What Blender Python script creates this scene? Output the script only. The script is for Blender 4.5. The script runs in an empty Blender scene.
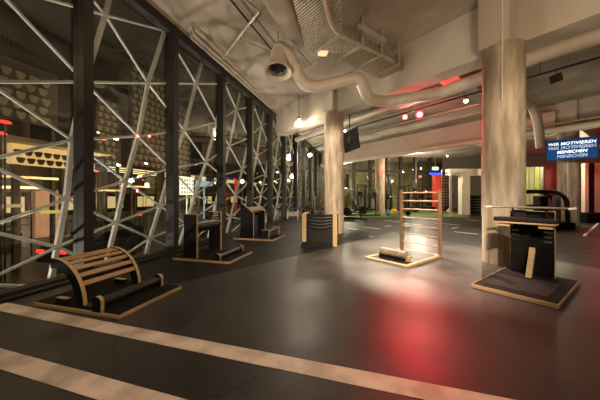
import bpy, bmesh, math, random
from mathutils import Vector, Matrix
random.seed(7)
PI = math.pi
C = bpy.context.scene.collection
SC = bpy.context.scene
# ------------------------------------------------------------------ camera
F = 258.0; YH = 196.0; EYE = 1.5
YAW = math.radians(15.2)
RX, RY = math.cos(YAW), math.sin(YAW)
cam = bpy.data.cameras.new('camera'); cam.sensor_width = 36; cam.lens = F / 600 * 36
cam.shift_y = -(200 - YH) / 600; cam.clip_start = .05; cam.clip_end = 400
co = bpy.data.objects.new('camera', cam); C.objects.link(co)
co.location = (0, 0, EYE); co.rotation_euler = (PI / 2, 0, YAW); SC.camera = co
SC.view_settings.view_transform = 'Standard'; SC.view_settings.look = 'None'
SC.view_settings.exposure = 0.0; SC.view_settings.gamma = 1; SC.view_settings.use_curve_mapping = False
# ------------------------------------------------------------------ world (night sky over a town)
w = bpy.data.worlds.new('night'); SC.world = w; w.use_nodes = True
w.node_tree.nodes['Background'].inputs[0].default_value = (.035, .026, .017, 1)
w.node_tree.nodes['Background'].inputs[1].default_value = .35

def P(lat, d, z=0.0):                       # a spot lat metres right of and d metres in front of the standpoint
    return Vector((RX * lat - RY * d, RY * lat + RX * d, z))
def at(x, y, d):                            # a spot seen at x, y in the photo, d metres away
    return P((x - 300) / F * d, d, EYE - (y - YH) / F * d)
def fl(x, y, z=0.0):
    d = (EYE - z) * F / (y - YH); return P((x - 300) / F * d, d, z)
def wl(x, y, X):                            # on the plane X = const
    t = (x - 300) / F; d = X / (RX * t - RY); return P(t * d, d, EYE - (y - YH) / F * d)
GB = math.radians(-39.1)                    # the turned column grid
E1 = Vector((math.cos(GB), math.sin(GB), 0)); E2 = Vector((-math.sin(GB), math.cos(GB), 0))

WARM = (1, .76, .50); WARM2 = (1, .82, .62)
def lamp(kind, loc, aim=None, power=100, col=WARM, size=.1, angle=70, blend=.6):
    l = bpy.data.lights.new('lamp_light', kind); l.energy = power; l.color = col
    if kind in ('SPOT', 'POINT'): l.shadow_soft_size = size
    if kind == 'SPOT': l.spot_size = math.radians(angle); l.spot_blend = blend
    if kind == 'AREA': l.shape = 'DISK'; l.size = size
    o = bpy.data.objects.new('lamp_light', l); C.objects.link(o); o.location = loc
    if aim is not None: o.rotation_euler = (Vector(aim) - Vector(loc)).to_track_quat('-Z', 'Y').to_euler()
    return o
CR_, CL_ = P(4.56, 5.79), P(1.4, 10.6)
# spots on the tracks and ceiling lamps, plus unseen downlights added over the near floor
PEND = [at(299, 123, 11.7), at(310, 155, 19.5)]
RED = [at(405, 117, 10.9), at(419.5, 114.5, 10.5)]
lamp('SPOT', P(3.3, 10.4, 4.75), P(2.9, 6.9, 0), 3600, WARM2, .05, 42, .4)
lamp('SPOT', P(.4, .3, 5.7), P(-.4, 2.4, 0), 430, WARM2, .1, 95, .9)  # added downlight that brightens the near floor and tape
lamp('SPOT', P(3.4, -.2, 5.7), P(2.4, 2.6, 0), 170, WARM2, .1, 80, .9)
lamp('SPOT', P(2.2, 11.2, 4.75), P(3.9, 6.9, 0), 2200, WARM2, .05, 44, .7)
lamp('SPOT', P(-.5, 14.0, 5.0), P(-.9, 11.0, 0), 2200, WARM, .06, 60, .7)
lamp('SPOT', P(8.5, 12.0, 4.9), P(8, 9.0, 0), 1800, WARM2, .06, 80, .8)
lamp('SPOT', P(5.5, 15.5, 4.6), P(5.0, 13, 0), 900, WARM2, .06, 80, .8)
lamp('POINT', PEND[0] + Vector((0, 0, -.25)), None, 220, WARM2, .12)
lamp('POINT', PEND[1] + Vector((0, 0, -.2)), None, 300, WARM2, .12)
for i, p in enumerate(RED):
    lamp('SPOT', p + (P(1.6, 2.5, 0) - p).normalized() * .14, P(2.2 + i * .2, 3.3, 0), 430, (1, .015, .03), .07, 22, .9)
    lamp('SPOT', p + Vector((0, 0, -.3)), P(4.2 + i, 7.0, 5), 400, (1, .03, .05), .07, 120, .9)
    lamp('SPOT', p + Vector((.1, -.2, -.2)), P(3.0 + i, 3.0, 0), 150, (1, .03, .05), .07, 60, .9)
lamp('SPOT', P(5.3, 10.6, 4.3), P(8.0, 14.2, 5.2), 420, (1, .05, .06), .07, 90, .9)
# unseen uplights added for the ceiling and beams, and narrow ones on the columns
lamp('SPOT', P(-2.2, 2.6, 2.7), P(-1.8, 5.5, 6), 330, WARM, .25, 120, .8)
lamp('SPOT', P(2.6, 1.2, 2.9), P(2.6, 6.0, 5.6), 420, WARM, .25, 110, .8)
lamp('SPOT', P(5.5, .8, 2.9), P(5.5, 4.5, 5.3), 150, WARM, .25, 100, .8)
lamp('SPOT', P(2.9, 1.0, 3.6), CR_ + Vector((0, 0, 2.0)), 700, WARM2, .1, 46, .7)
lamp('SPOT', P(.4, 6.6, 4.3), CL_ + Vector((0, 0, 2.2)), 1000, WARM2, .1, 60, .7)
lamp('SPOT', P(10.5, 9.4, 3.6), P(13.3, 12.8, 2.2), 300, WARM2, .1, 60, .7)
lamp('SPOT', P(5.8, 11.5, 3.0), P(7, 15, 6), 80, (1, .85, .6), .2, 130, .8)
lamp('SPOT', P(11, 9.5, 3.0), P(12, 12, 6), 110, (1, .88, .55), .2, 130, .8)
lamp('SPOT', P(.6, -1.5, 5.2), P(-.3, 8.4, .4), 2100, WARM2, .08, 32, .8)
lamp('SPOT', P(1.8, -1.2, 5.2), P(2.4, 6.6, .2), 4400, WARM2, .08, 36, .8)
lamp('SPOT', P(4.2, -1.0, 5.2), P(4.5, 4.8, .6), 420, WARM2, .08, 24, .8)
lamp('SPOT', P(-1.5, -1.0, 5.2), wl(150, 230, -4.4), 330, WARM, .08, 40, .8)
lamp('POINT', P(9, 20, 3.6), None, 560, (1, .86, .62), .2)
lamp('POINT', P(17, 17, 3.4), None, 500, (1, .88, .62), .2)
lamp('POINT', P(4.5, 26, 3.6), None, 800, (1, .95, .65), .2)
lamp('POINT', P(13, 27.5, 3.4), None, 480, (1, .88, .7), .2)
lamp('SPOT', at(384, 190, 21.2) + Vector((.2, -1.2, .5)), at(384, 170, 21.8), 260, (1, .02, .03), .05, 40, .9)
lamp('POINT', P(27, 22, 2.2), None, 400, (1, .05, .06), .2)

# ------------------------------------------------------------------ materials
def nt(name):
    m = bpy.data.materials.new(name); m.use_nodes = True
    return m, m.node_tree, m.node_tree.nodes['Principled BSDF']
def mat(name, col, rough=.5, metal=0, var=.12, scale=8, bump=0, spec=.5, stretch=(1, 1, 1), spots=0, coord='Object'):
    m, t, b = nt(name); N = t.nodes; L = t.links
    tc = N.new('ShaderNodeTexCoord'); mp = N.new('ShaderNodeMapping'); mp.inputs['Scale'].default_value = stretch
    L.new(tc.outputs[coord], mp.inputs[0])
    n = N.new('ShaderNodeTexNoise'); n.inputs['Scale'].default_value = scale; n.inputs['Detail'].default_value = 6
    L.new(mp.outputs[0], n.inputs['Vector'])
    r = N.new('ShaderNodeValToRGB'); r.color_ramp.elements[0].position = .3; r.color_ramp.elements[1].position = .7
    r.color_ramp.elements[0].color = tuple(c * (1 - var) for c in col) + (1,)
    r.color_ramp.elements[1].color = tuple(min(1, c * (1 + var)) for c in col) + (1,)
    L.new(n.outputs[0], r.inputs[0]); out = r.outputs[0]
    if spots:
        n2 = N.new('ShaderNodeTexNoise'); n2.inputs['Scale'].default_value = spots; n2.inputs['Detail'].default_value = 3
        L.new(mp.outputs[0], n2.inputs['Vector'])
        r2 = N.new('ShaderNodeValToRGB'); r2.color_ramp.elements[0].position = .38; r2.color_ramp.elements[1].position = .6
        r2.color_ramp.elements[0].color = (.55, .5, .45, 1); r2.color_ramp.elements[1].color = (1, 1, 1, 1)
        L.new(n2.outputs[0], r2.inputs[0])
        mx = N.new('ShaderNodeMixRGB'); mx.blend_type = 'MULTIPLY'; mx.inputs[0].default_value = .8
        L.new(out, mx.inputs[1]); L.new(r2.outputs[0], mx.inputs[2]); out = mx.outputs[0]
    L.new(out, b.inputs['Base Color'])
    b.inputs['Roughness'].default_value = rough; b.inputs['Metallic'].default_value = metal
    b.inputs['Specular IOR Level'].default_value = spec
    if bump:
        bp = N.new('ShaderNodeBump'); bp.inputs['Strength'].default_value = bump; bp.inputs['Distance'].default_value = .02
        L.new(n.outputs[0], bp.inputs['Height']); L.new(bp.outputs[0], b.inputs['Normal'])
    return m
def emit(name, col, k):
    m, t, b = nt(name)
    b.inputs['Base Color'].default_value = (*col, 1); b.inputs['Emission Color'].default_value = (*col, 1)
    b.inputs['Emission Strength'].default_value = k
    return m
M = {}
M['concrete'] = mat('concrete', (.47, .385, .28), .75, var=.22, scale=3.2, bump=.3, spots=2.6, stretch=(2.6, 2.6, .4))
M['beam'] = mat('beam_concrete', (.50, .43, .35), .8, var=.07, scale=.9, bump=.1)
M['ceiling'] = mat('ceiling_concrete', (.40, .34, .28), .85, var=.10, scale=.8, bump=.1, spots=.6)
M['black_metal'] = mat('black_metal', (.016, .013, .011), .4, .2, scale=4)
M['frame'] = mat('mullion_paint', (.022, .016, .012), .7, .1, scale=3)
M['steel_white'] = mat('lattice_paint', (.80, .78, .75), .4, 0, scale=3)
M['duct'] = mat('painted_duct', (.58, .50, .40), .38, .0, scale=5, var=.08)
M['pipe'] = mat('pipe_paint', (.45, .39, .31), .4, .3, scale=5)
M['black_ply'] = mat('black_laminate', (.014, .012, .011), .7, scale=9, spec=.06)
M['pad'] = mat('black_leatherette', (.02, .017, .016), .38, scale=14, bump=.1)
M['fabric'] = mat('dark_fabric', (.018, .016, .015), .85, scale=20, bump=.3, spec=.15)
M['foam'] = mat('worn_roller', (.34, .28, .20), .7, scale=18, var=.35)
M['ply'] = mat('plywood_edge', (.54, .36, .18), .5, var=.22, scale=3, stretch=(1, 1, 22))
M['wood'] = mat('beech_wood', (.50, .33, .18), .45, var=.18, scale=3, stretch=(2, 2, 14))
M['post_wood'] = mat('dark_post_wood', (.26, .165, .09), .5, var=.25, scale=3, stretch=(4, 4, .6))
M['slat'] = mat('slat_wood', (.46, .28, .13), .42, var=.15, scale=4, stretch=(10, 1, 10))
M['tape'] = mat('floor_tape', (.80, .66, .52), .5, var=.12, scale=2.2, spots=3, coord='Object')
M['white'] = mat('white_paint', (.75, .70, .62), .5, scale=4, var=.05)
M['chrome'] = mat('chrome', (.7, .68, .65), .2, 1, scale=4, var=.03)
M['turf'] = mat('green_turf', (.08, .15, .03), .8, scale=30, var=.3)
M['red'] = mat('red_paint', (.28, .03, .03), .5, scale=5)
M['yellow'] = mat('yellow_rubber', (.75, .55, .05), .5, scale=5)
M['blue'] = mat('blue_paint', (.05, .18, .55), .5, scale=5)
M['pale'] = mat('pale_wall', (.40, .37, .27), .8, scale=2)
M['olive_wall'] = mat('olive_wall', (.32, .30, .17), .8, scale=1.2, var=.4)
M['olive'] = mat('olive_panel', (.45, .5, .12), .7, scale=2)
M['grey'] = mat('grey_metal', (.30, .28, .26), .4, .4, scale=4)
M['asphalt'] = mat('asphalt', (.09, .075, .06), .5, scale=.6, var=.3, bump=.1)
M['facade'] = mat('dark_facade', (.10, .085, .06), .8, scale=1)
M['cell'] = mat('facade_cell', (.42, .36, .25), .6, scale=2)
M['carpaint'] = mat('car_paint', (.04, .045, .055), .25, .3, scale=2)
M['carglass'] = mat('car_glass', (.01, .01, .012), .1, 0, scale=2)
M['curtain'] = mat('pale_curtain', (.7, .6, .55), .7, scale=2, stretch=(8, 8, .3))
M['e_warm'] = emit('warm_bulb', (1, .82, .55), 30)
M['e_white'] = emit('white_bulb', (1, .93, .8), 40)
M['e_red'] = emit('red_bulb', (1, .025, .04), 8)
M['e_redcore'] = emit('red_core', (1, .75, .5), 12)
M['e_strip'] = emit('strip_lamp', (1, .80, .42), 2.5)
M['e_blue'] = emit('blue_letters', (.05, .1, 1), 5)
M['e_exit'] = emit('exit_face', (.3, .8, .5), 2)
M['e_city'] = emit('lit_window', (1, .72, .35), .9)
M['e_panel'] = emit('lit_board', (.9, .93, .85), 1.3)
M['e_cyan'] = emit('headlamp', (.6, 1, .9), 9)
M['e_rear'] = emit('tail_lamp', (1, .04, .03), 2.2)
M['e_awning'] = emit('lit_awning', (.35, .55, .75), .8)
M['e_text'] = emit('screen_text', (.8, .9, 1), 1.2)
for nm_ in ('e_text',): M[nm_].node_tree.nodes['Principled BSDF'].inputs['Roughness'].default_value = .9
M['e_screen'] = emit('screen_blue', (.003, .038, .15), .55)
b_ = M['e_screen'].node_tree.nodes['Principled BSDF']; b_.inputs['Specular IOR Level'].default_value = .1; b_.inputs['Roughness'].default_value = .6

def floor_mat(name, col, r0, r1, mats=True):
    m, t, b = nt(name); N = t.nodes; L = t.links
    tc = N.new('ShaderNodeTexCoord')
    mp = N.new('ShaderNodeMapping'); mp.inputs['Rotation'].default_value = (0, 0, -GB)
    L.new(tc.outputs['Object'], mp.inputs[0])
    n = N.new('ShaderNodeTexNoise'); n.inputs['Scale'].default_value = .8; n.inputs['Detail'].default_value = 8; n.inputs['Roughness'].default_value = .65
    L.new(tc.outputs['Object'], n.inputs['Vector'])
    f = N.new('ShaderNodeTexNoise'); f.inputs['Scale'].default_value = 90; f.inputs['Detail'].default_value = 2
    L.new(tc.outputs['Object'], f.inputs['Vector'])
    r = N.new('ShaderNodeValToRGB'); r.color_ramp.elements[0].position = .3; r.color_ramp.elements[1].position = .72
    r.color_ramp.elements[0].color = tuple(c * .45 for c in col) + (1,); r.color_ramp.elements[1].color = tuple(c * 1.6 for c in col) + (1,)
    L.new(n.outputs[0], r.inputs[0])
    r3 = N.new('ShaderNodeValToRGB'); r3.color_ramp.elements[0].position = .35; r3.color_ramp.elements[1].position = .7
    r3.color_ramp.elements[0].color = (.8, .8, .8, 1); r3.color_ramp.elements[1].color = (1.35, 1.35, 1.35, 1)
    L.new(f.outputs[0], r3.inputs[0])
    mx = N.new('ShaderNodeMixRGB'); mx.blend_type = 'MULTIPLY'; mx.inputs[0].default_value = 1
    L.new(r.outputs[0], mx.inputs[1]); L.new(r3.outputs[0], mx.inputs[2])
    out = mx.outputs[0]
    rr = N.new('ShaderNodeMapRange'); rr.inputs[3].default_value = r0; rr.inputs[4].default_value = r1
    rr.inputs[1].default_value = .3; rr.inputs[2].default_value = .7
    L.new(n.outputs[0], rr.inputs[0]); L.new(rr.outputs[0], b.inputs['Roughness'])
    if mats:                                                     # puzzle-edged rubber tiles, 1.9 m, toothed seams
        sx = N.new('ShaderNodeSeparateXYZ'); L.new(mp.outputs[0], sx.inputs[0])
        def mth(op, a, b2=None, v=None):
            q = N.new('ShaderNodeMath'); q.operation = op
            L.new(a, q.inputs[0])
            if b2 is not None: L.new(b2, q.inputs[1])
            if v is not None: q.inputs[1].default_value = v
            return q.outputs[0]
        def seam(u, v):
            s = mth('SINE', mth('MULTIPLY', v, v=55.0)); s = mth('MULTIPLY', s, v=.018)
            u2 = mth('ADD', u, s)
            d = mth('PINGPONG', u2, v=.96)
            return mth('LESS_THAN', d, v=.012)
        a = seam(sx.outputs[0], sx.outputs[1]); c = seam(sx.outputs[1], sx.outputs[0])
        sm = mth('MAXIMUM', a, c)
        nk = N.new('ShaderNodeTexNoise'); nk.inputs['Scale'].default_value = 1.1; L.new(tc.outputs['Object'], nk.inputs['Vector'])
        k = mth('GREATER_THAN', nk.outputs[0], v=.48); sm = mth('MULTIPLY', sm, k); sm = mth('MULTIPLY', sm, v=.6)
        m2 = N.new('ShaderNodeMixRGB'); L.new(sm, m2.inputs[0]); L.new(out, m2.inputs[1]); m2.inputs[2].default_value = (.008, .007, .006, 1)
        out = m2.outputs[0]
    bp = N.new('ShaderNodeBump'); bp.inputs['Strength'].default_value = .12; bp.inputs['Distance'].default_value = .01
    L.new(f.outputs[0], bp.inputs['Height']); L.new(bp.outputs[0], b.inputs['Normal'])
    L.new(out, b.inputs['Base Color']); b.inputs['Specular IOR Level'].default_value = .3
    return m
M['mats'] = floor_mat('grey_rubber_mats_lit', (.042, .036, .031), .30, .52)  # rubber mats; the lighter tone also carries the lit patch of floor
M['floor'] = floor_mat('black_rubber_floor_shaded', (.015, .014, .013), .42, .6, False)  # rubber floor; the darker tone also carries the unlit side
M['floor'].node_tree.nodes['Principled BSDF'].inputs['Specular IOR Level'].default_value = .14

def glass_mat():
    m = bpy.data.materials.new('window_glass'); m.use_nodes = True; t = m.node_tree; N = t.nodes; L = t.links
    N.remove(N['Principled BSDF']); o = N['Material Output']
    tr = N.new('ShaderNodeBsdfTransparent'); tr.inputs[0].default_value = (.86, .86, .80, 1)
    gl = N.new('ShaderNodeBsdfGlossy'); gl.inputs['Roughness'].default_value = .01
    lw = N.new('ShaderNodeLayerWeight'); lw.inputs[0].default_value = .5
    pw = N.new('ShaderNodeMath'); pw.operation = 'POWER'; L.new(lw.outputs['Facing'], pw.inputs[0]); pw.inputs[1].default_value = 4
    fr = N.new('ShaderNodeMath'); fr.operation = 'MULTIPLY_ADD'; L.new(pw.outputs[0], fr.inputs[0]); fr.inputs[1].default_value = .85; fr.inputs[2].default_value = .075
    mx = N.new('ShaderNodeMixShader'); L.new(fr.outputs[0], mx.inputs[0]); L.new(tr.outputs[0], mx.inputs[1]); L.new(gl.outputs[0], mx.inputs[2])
    L.new(mx.outputs[0], o.inputs[0]); return m
M['glass'] = glass_mat()
def mesh_duct_mat():
    m, t, b = nt('perforated_metal'); N = t.nodes; L = t.links
    tc = N.new('ShaderNodeTexCoord'); mp = N.new('ShaderNodeMapping'); mp.inputs['Rotation'].default_value = (0, 0, -GB)
    L.new(tc.outputs['Object'], mp.inputs[0])
    w1 = N.new('ShaderNodeTexWave'); w1.bands_direction = 'Y'; w1.inputs['Scale'].default_value = 5.0
    L.new(mp.outputs[0], w1.inputs['Vector'])
    v = N.new('ShaderNodeTexVoronoi'); v.inputs['Scale'].default_value = 22; L.new(mp.outputs[0], v.inputs['Vector'])
    r = N.new('ShaderNodeValToRGB'); r.color_ramp.elements[0].color = (.10, .08, .06, 1); r.color_ramp.elements[1].color = (.55, .47, .36, 1)
    r.color_ramp.elements[0].position = .15; r.color_ramp.elements[1].position = .6
    mu = N.new('ShaderNodeMath'); mu.operation = 'MULTIPLY'; L.new(w1.outputs[1], mu.inputs[0]); L.new(v.outputs[0], mu.inputs[1])
    ad = N.new('ShaderNodeMath'); ad.operation = 'MULTIPLY_ADD'; L.new(mu.outputs[0], ad.inputs[0]); ad.inputs[1].default_value = 1.8; ad.inputs[2].default_value = .05
    L.new(ad.outputs[0], r.inputs[0]); L.new(r.outputs[0], b.inputs['Base Color'])
    bp = N.new('ShaderNodeBump'); bp.inputs['Strength'].default_value = .6; bp.inputs['Distance'].default_value = .03
    L.new(w1.outputs[1], bp.inputs['Height']); L.new(bp.outputs[0], b.inputs['Normal'])
    b.inputs['Roughness'].default_value = .5; b.inputs['Metallic'].default_value = .4
    return m
M['perf'] = mesh_duct_mat()

# ------------------------------------------------------------------ mesh helpers
class MB:
    def __init__(s): s.bm = bmesh.new()
    def box(s, lo, hi, mtx=None, bevel=0):
        lo = Vector(lo); hi = Vector(hi)
        r = bmesh.ops.create_cube(s.bm, size=1, matrix=Matrix.Translation((lo + hi) / 2) @ Matrix.Diagonal((*(abs(v) for v in (hi - lo)), 1)))
        vs = r['verts']
        if bevel:
            es = list({e for v in vs for e in v.link_edges})
            rb = bmesh.ops.bevel(s.bm, geom=es, offset=bevel, segments=2, affect='EDGES', profile=.5); vs = list({v for f in rb['faces'] for v in f.verts} | {v for v in vs if v.is_valid})
        if mtx is not None: bmesh.ops.transform(s.bm, matrix=mtx, verts=vs)
        return s
    def bar(s, a, b, wdt, hgt, roll=0):            # box from a to b
        a = Vector(a); b = Vector(b); d = b - a; q = d.to_track_quat('Z', 'Y').to_matrix().to_4x4()
        m = Matrix.Translation((a + b) / 2) @ q @ Matrix.Rotation(roll, 4, 'Z') @ Matrix.Diagonal((wdt, hgt, d.length, 1))
        bmesh.ops.create_cube(s.bm, size=1, matrix=m); return s
    def cyl(s, a, b, r, r2=None, n=20, caps=True):
        a = Vector(a); b = Vector(b); d = b - a
        m = Matrix.Translation((a + b) / 2) @ d.to_track_quat('Z', 'Y').to_matrix().to_4x4()
        bmesh.ops.create_cone(s.bm, cap_ends=caps, segments=n, radius1=r, radius2=r if r2 is None else r2, depth=d.length, matrix=m); return s
    def ball(s, c, r, n=14, sc=(1, 1, 1)):
        bmesh.ops.create_uvsphere(s.bm, u_segments=n, v_segments=max(6, n // 2), radius=r, matrix=Matrix.Translation(c) @ Matrix.Diagonal((*sc, 1))); return s
    def tube(s, pts, r, n=12, caps=True):
        pts = [Vector(p) for p in pts]; rings = []; nrm = None
        for i, p in enumerate(pts):
            t = (pts[min(i + 1, len(pts) - 1)] - pts[max(i - 1, 0)]).normalized()
            if nrm is None: nrm = t.orthogonal().normalized()
            else: nrm = (nrm - t * nrm.dot(t)).normalized()
            bn = t.cross(nrm)
            rr = r[i] if isinstance(r, (list, tuple)) else r
            rings.append([s.bm.verts.new(p + (nrm * math.cos(2 * PI * k / n) + bn * math.sin(2 * PI * k / n)) * rr) for k in range(n)])
        for a, b in zip(rings, rings[1:]):
            for k in range(n): s.bm.faces.new((a[k], a[(k + 1) % n], b[(k + 1) % n], b[k]))
        if caps: s.bm.faces.new(rings[0][::-1]); s.bm.faces.new(rings[-1])
        return s
    def prism(s, poly, a, b, axis='Y', mtx=None):  # poly (u, v) extruded along axis from a to b
        def v3(u, v, w_): return {'Y': (u, w_, v), 'X': (w_, u, v), 'Z': (u, v, w_)}[axis]
        f = [s.bm.verts.new(v3(u, v, a)) for u, v in poly]; g = [s.bm.verts.new(v3(u, v, b)) for u, v in poly]
        n = len(poly); s.bm.faces.new(f); s.bm.faces.new(g[::-1])
        for i in range(n): s.bm.faces.new((f[i], g[i], g[(i + 1) % n], f[(i + 1) % n]))
        if mtx is not None: bmesh.ops.transform(s.bm, matrix=mtx, verts=f + g)
        return s
    def lathe(s, prof, c=(0, 0, 0), n=28, mtx=None):
        vs = []; rings = []
        for r, z in prof:
            ring = [s.bm.verts.new((c[0] + r * math.cos(2 * PI * k / n), c[1] + r * math.sin(2 * PI * k / n), c[2] + z)) for k in range(n)]
            rings.append(ring); vs += ring
        for a, b in zip(rings, rings[1:]):
            for k in range(n): s.bm.faces.new((a[k], a[(k + 1) % n], b[(k + 1) % n], b[k]))
        if mtx is not None: bmesh.ops.transform(s.bm, matrix=mtx, verts=vs)
        return s
    def build(s, name, m, parent=None, smooth=False, loc=None, rz=0):
        bmesh.ops.recalc_face_normals(s.bm, faces=s.bm.faces)
        me = bpy.data.meshes.new(name); s.bm.to_mesh(me); s.bm.free()
        me.materials.append(M[m] if isinstance(m, str) else m)
        if smooth:
            for p in me.polygons: p.use_smooth = True
            me.set_sharp_from_angle(angle=math.radians(38))
        o = bpy.data.objects.new(name, me); C.objects.link(o)
        if parent: o.parent = parent
        if loc is not None: o.location = loc; o.rotation_euler.z = rz
        return o
def tag(o, label, cat, group=None, kind=None):
    o['label'] = label; o['category'] = cat
    if group: o['group'] = group
    if kind: o['kind'] = kind
    return o
def thing(name, label, cat, loc=(0, 0, 0), rz=0, group=None):
    o = bpy.data.objects.new(name, None); C.objects.link(o); o.location = loc; o.rotation_euler.z = rz
    o.empty_display_size = .2
    return tag(o, label, cat, group)
def struct(o): o['kind'] = 'structure'; return o
def dup(root, loc, rz, label=None):
    r = root.copy(); C.objects.link(r); r.location = loc; r.rotation_euler = (0, 0, rz)
    if label: r['label'] = label
    for ch in list(root.children):
        c = ch.copy(); C.objects.link(c); c.parent = r
        for g in list(ch.children):
            d = g.copy(); C.objects.link(d); d.parent = c
    return r
def arc(c, r, a0, a1, n=12, plane='XZ'):
    out = []
    for i in range(n + 1):
        a = math.radians(a0 + (a1 - a0) * i / n)
        out.append((c[0] + r * math.cos(a), c[1] + r * math.sin(a)))
    return out

# ================================================================== THE SETTING
CEIL = 6.1; WX = -5.2; T = .008
Y0, YEND = -4.0, 33.0
def quad(name, pts, z0, z1, m):
    b = MB(); b.prism([(p[0], p[1]) for p in pts], z0, z1, 'Z'); return struct(b.build(name, m))
RB = [(WX, Y0), (34, Y0), (34, 48), (WX, 48)]
quad('floor', RB, -.3, 0, 'floor')
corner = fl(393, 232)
lit_mats_poly = [(-4.9, -3.9), (12, -3.9), (12, -1.0), (corner.x + 6.2, corner.y - 7.9), (corner.x, corner.y), fl(300, 255)[:2], fl(172, 285)[:2], (-4.9, 3.62)]  # left edge follows a light boundary, so light is put into the mats' outline
mf = quad('floor', lit_mats_poly, 0, T, 'mats')
quad('ceiling', RB, CEIL, CEIL + .3, 'ceiling')
struct(MB().box((33.8, Y0, 0), (34, 48, CEIL)).build('wall_right', 'beam'))
struct(MB().box((WX, Y0 - .2, 0), (34, Y0, CEIL)).build('wall_behind', 'beam'))
# ---- window wall
my = [-3.44, -1.09, 1.26] + [3.61, 5.86, 8.26, 10.58, 12.95, 15.3, 17.9, 20.3, 22.7, 25.1, 27.5]
head = 5.86
for i in range(len(my) - 1):
    a, b = my[i], my[i + 1]
    wf = MB()
    wf.box((WX - .12, a - .09, 0), (WX + .14, a + .09, CEIL))
    wf.box((WX - .08, a + .09, 0), (WX + .12, b - .09, .09))
    wf.box((WX - .10, a + .09, head), (WX + .12, b - .09, CEIL))
    o = struct(wf.build('window_%d' % (i + 1), 'frame'))
    g = MB(); g.box((WX - .035, a + .09, .09), (WX - .015, b - .09, head)); g.build('window_pane', 'glass', o)
struct(MB().box((WX - .12, my[-1] - .09, 0), (WX + .17, my[-1] + .09, CEIL)).build('trim_1', 'frame'))
struct(MB().box((WX + .17, Y0, 0), (WX + .28, 27.5, .05), None).build('baseboard_window', 'black_metal'))
# ---- back window wall, turned across the view 31 m away
bl, br = Vector((WX, 27.5, 0)), P(17.5, 31.5)
bd = (br - bl); bn_ = int(bd.length / 1.9); bu = bd.normalized(); bnrm = Vector((bu.y, -bu.x, 0))
ang = math.atan2(bu.y, bu.x)
for i in range(bn_):
    a = bl + bd * (i / bn_); Lp = bd.length / bn_
    wf = MB(); wf.box((-.13, -.15, 0), (.13, .15, CEIL)).box((.13, -.1, 0), (Lp - .13, .1, .12)).box((.13, -.1, 4.2), (Lp - .13, .1, 4.5))
    o = struct(wf.build('window_%d' % (20 + i), 'frame')); o.location = a; o.rotation_euler.z = ang
    g = MB(); g.box((.13, -.01, .12), (Lp - .13, .01, 4.2)); g.build('window_pane', 'glass', o)
    g2 = MB(); g2.box((.13, -.01, 4.5), (Lp - .13, .01, CEIL)); g2.build('window_pane', 'glass', o)
o = struct(MB().box((-2, 4.5, 0), (bd.length + 3, 4.7, CEIL)).build('wall_backdrop', 'olive_wall')); o.location = bl; o.rotation_euler.z = ang  # added wall behind the back glass, a lighter ground for the mullions
for k in range(5):  # added unseen lamps that light this backdrop wall
    q_ = bl + bd * ((k + .4) / 5) + Vector((-bu.y, bu.x, 0)) * 2.6; q_.z = 3.6
    lamp('POINT', q_, None, 45, (1, .86, .55), .15)
bw = MB(); bw.box((-.1, -.1, 0), (20, .1, CEIL)); o = struct(bw.build('wall_back', 'facade')); o.location = br; o.rotation_euler.z = math.radians(-10)

# ---- white steel lattice outside the glass: node columns (Y, Z) on the plane X = -5.75
LX = -5.75
cols = [
    [(1.35, -1.2), (1.3, -.1), (1.35, .55), (1.38, 1.5), (1.42, 2.6), (1.5, 4.0), (1.6, 5.7), (1.7, 7.4)],
    [(2.4, -.8), (2.5, .15), (2.54, .99), (2.54, 2.03), (2.6, 3.28), (2.65, 4.84), (2.8, 6.5)],
    [(3.3, -1.0), (3.41, -.19), (3.53, .53), (3.68, 1.44), (3.78, 2.62), (4.02, 3.88), (4.45, 5.57), (4.8, 7.2)],
    [(4.2, -.9), (4.45, -.12), (4.71, .87), (4.94, 1.86), (5.3, 3.04), (5.61, 4.53), (6.2, 6.3)],
    [(5.1, -1.3), (5.4, -.5), (5.68, .36), (6.02, 1.22), (6.42, 2.33), (7.0, 3.61), (7.6, 5.35), (8.2, 7.0)],
    [(6.3, -1.0), (6.7, -.2), (7.1, .6), (7.54, 1.53), (8.15, 2.73), (8.8, 4.35), (9.4, 6.1)],
]
while cols[-1][0][0] < 26:
    cols.append([(y + 2.75, z) for y, z in cols[-2]])
lat = MB()
def LP(p): return Vector((LX, p[0], p[1]))
for ci, c in enumerate(cols):
    for a, b in zip(c, c[1:]): lat.bar(LP(a), LP(b), .07, .085)
    for p in c: lat.ball(LP(p), .06, 10)
    if ci + 1 < len(cols):
        n = cols[ci + 1]
        for p in c:
            up = [q for q in n if q[1] > p[1]]; dn = [q for q in n if q[1] <= p[1]]
            if up: lat.cyl(LP(p), LP(min(up, key=lambda q: q[1])), .030, n=8)
            if dn: lat.cyl(LP(p), LP(max(dn, key=lambda q: q[1])), .030, n=8)
lat.cyl((LX, -2, -.02), (LX, 3.45, -.16), .07, n=10)
o = struct(lat.build('trim_2', 'steel_white'))
# ---- columns
def column(p, z1, r, i, nm='concrete'):
    b = MB(); b.lathe([(r, 0), (r, 3.24), (r - .006, 3.25), (r, 3.26), (r, z1)], n=40); o = struct(b.build('column', nm, smooth=True)); o.location = p; return o
CR, CL, C3, C4 = P(4.56, 5.79), P(1.4, 10.6), P(6.76, 21.8), P(13.3, 12.8)
for i, (p, z) in enumerate([(CR, 4.80), (CL, 4.9), (C3, 4.72), (C4, 4.7)]): column(p, z, .39, i)
column(P(14.2, 19.6), 4.7, .35, 5)
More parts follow.
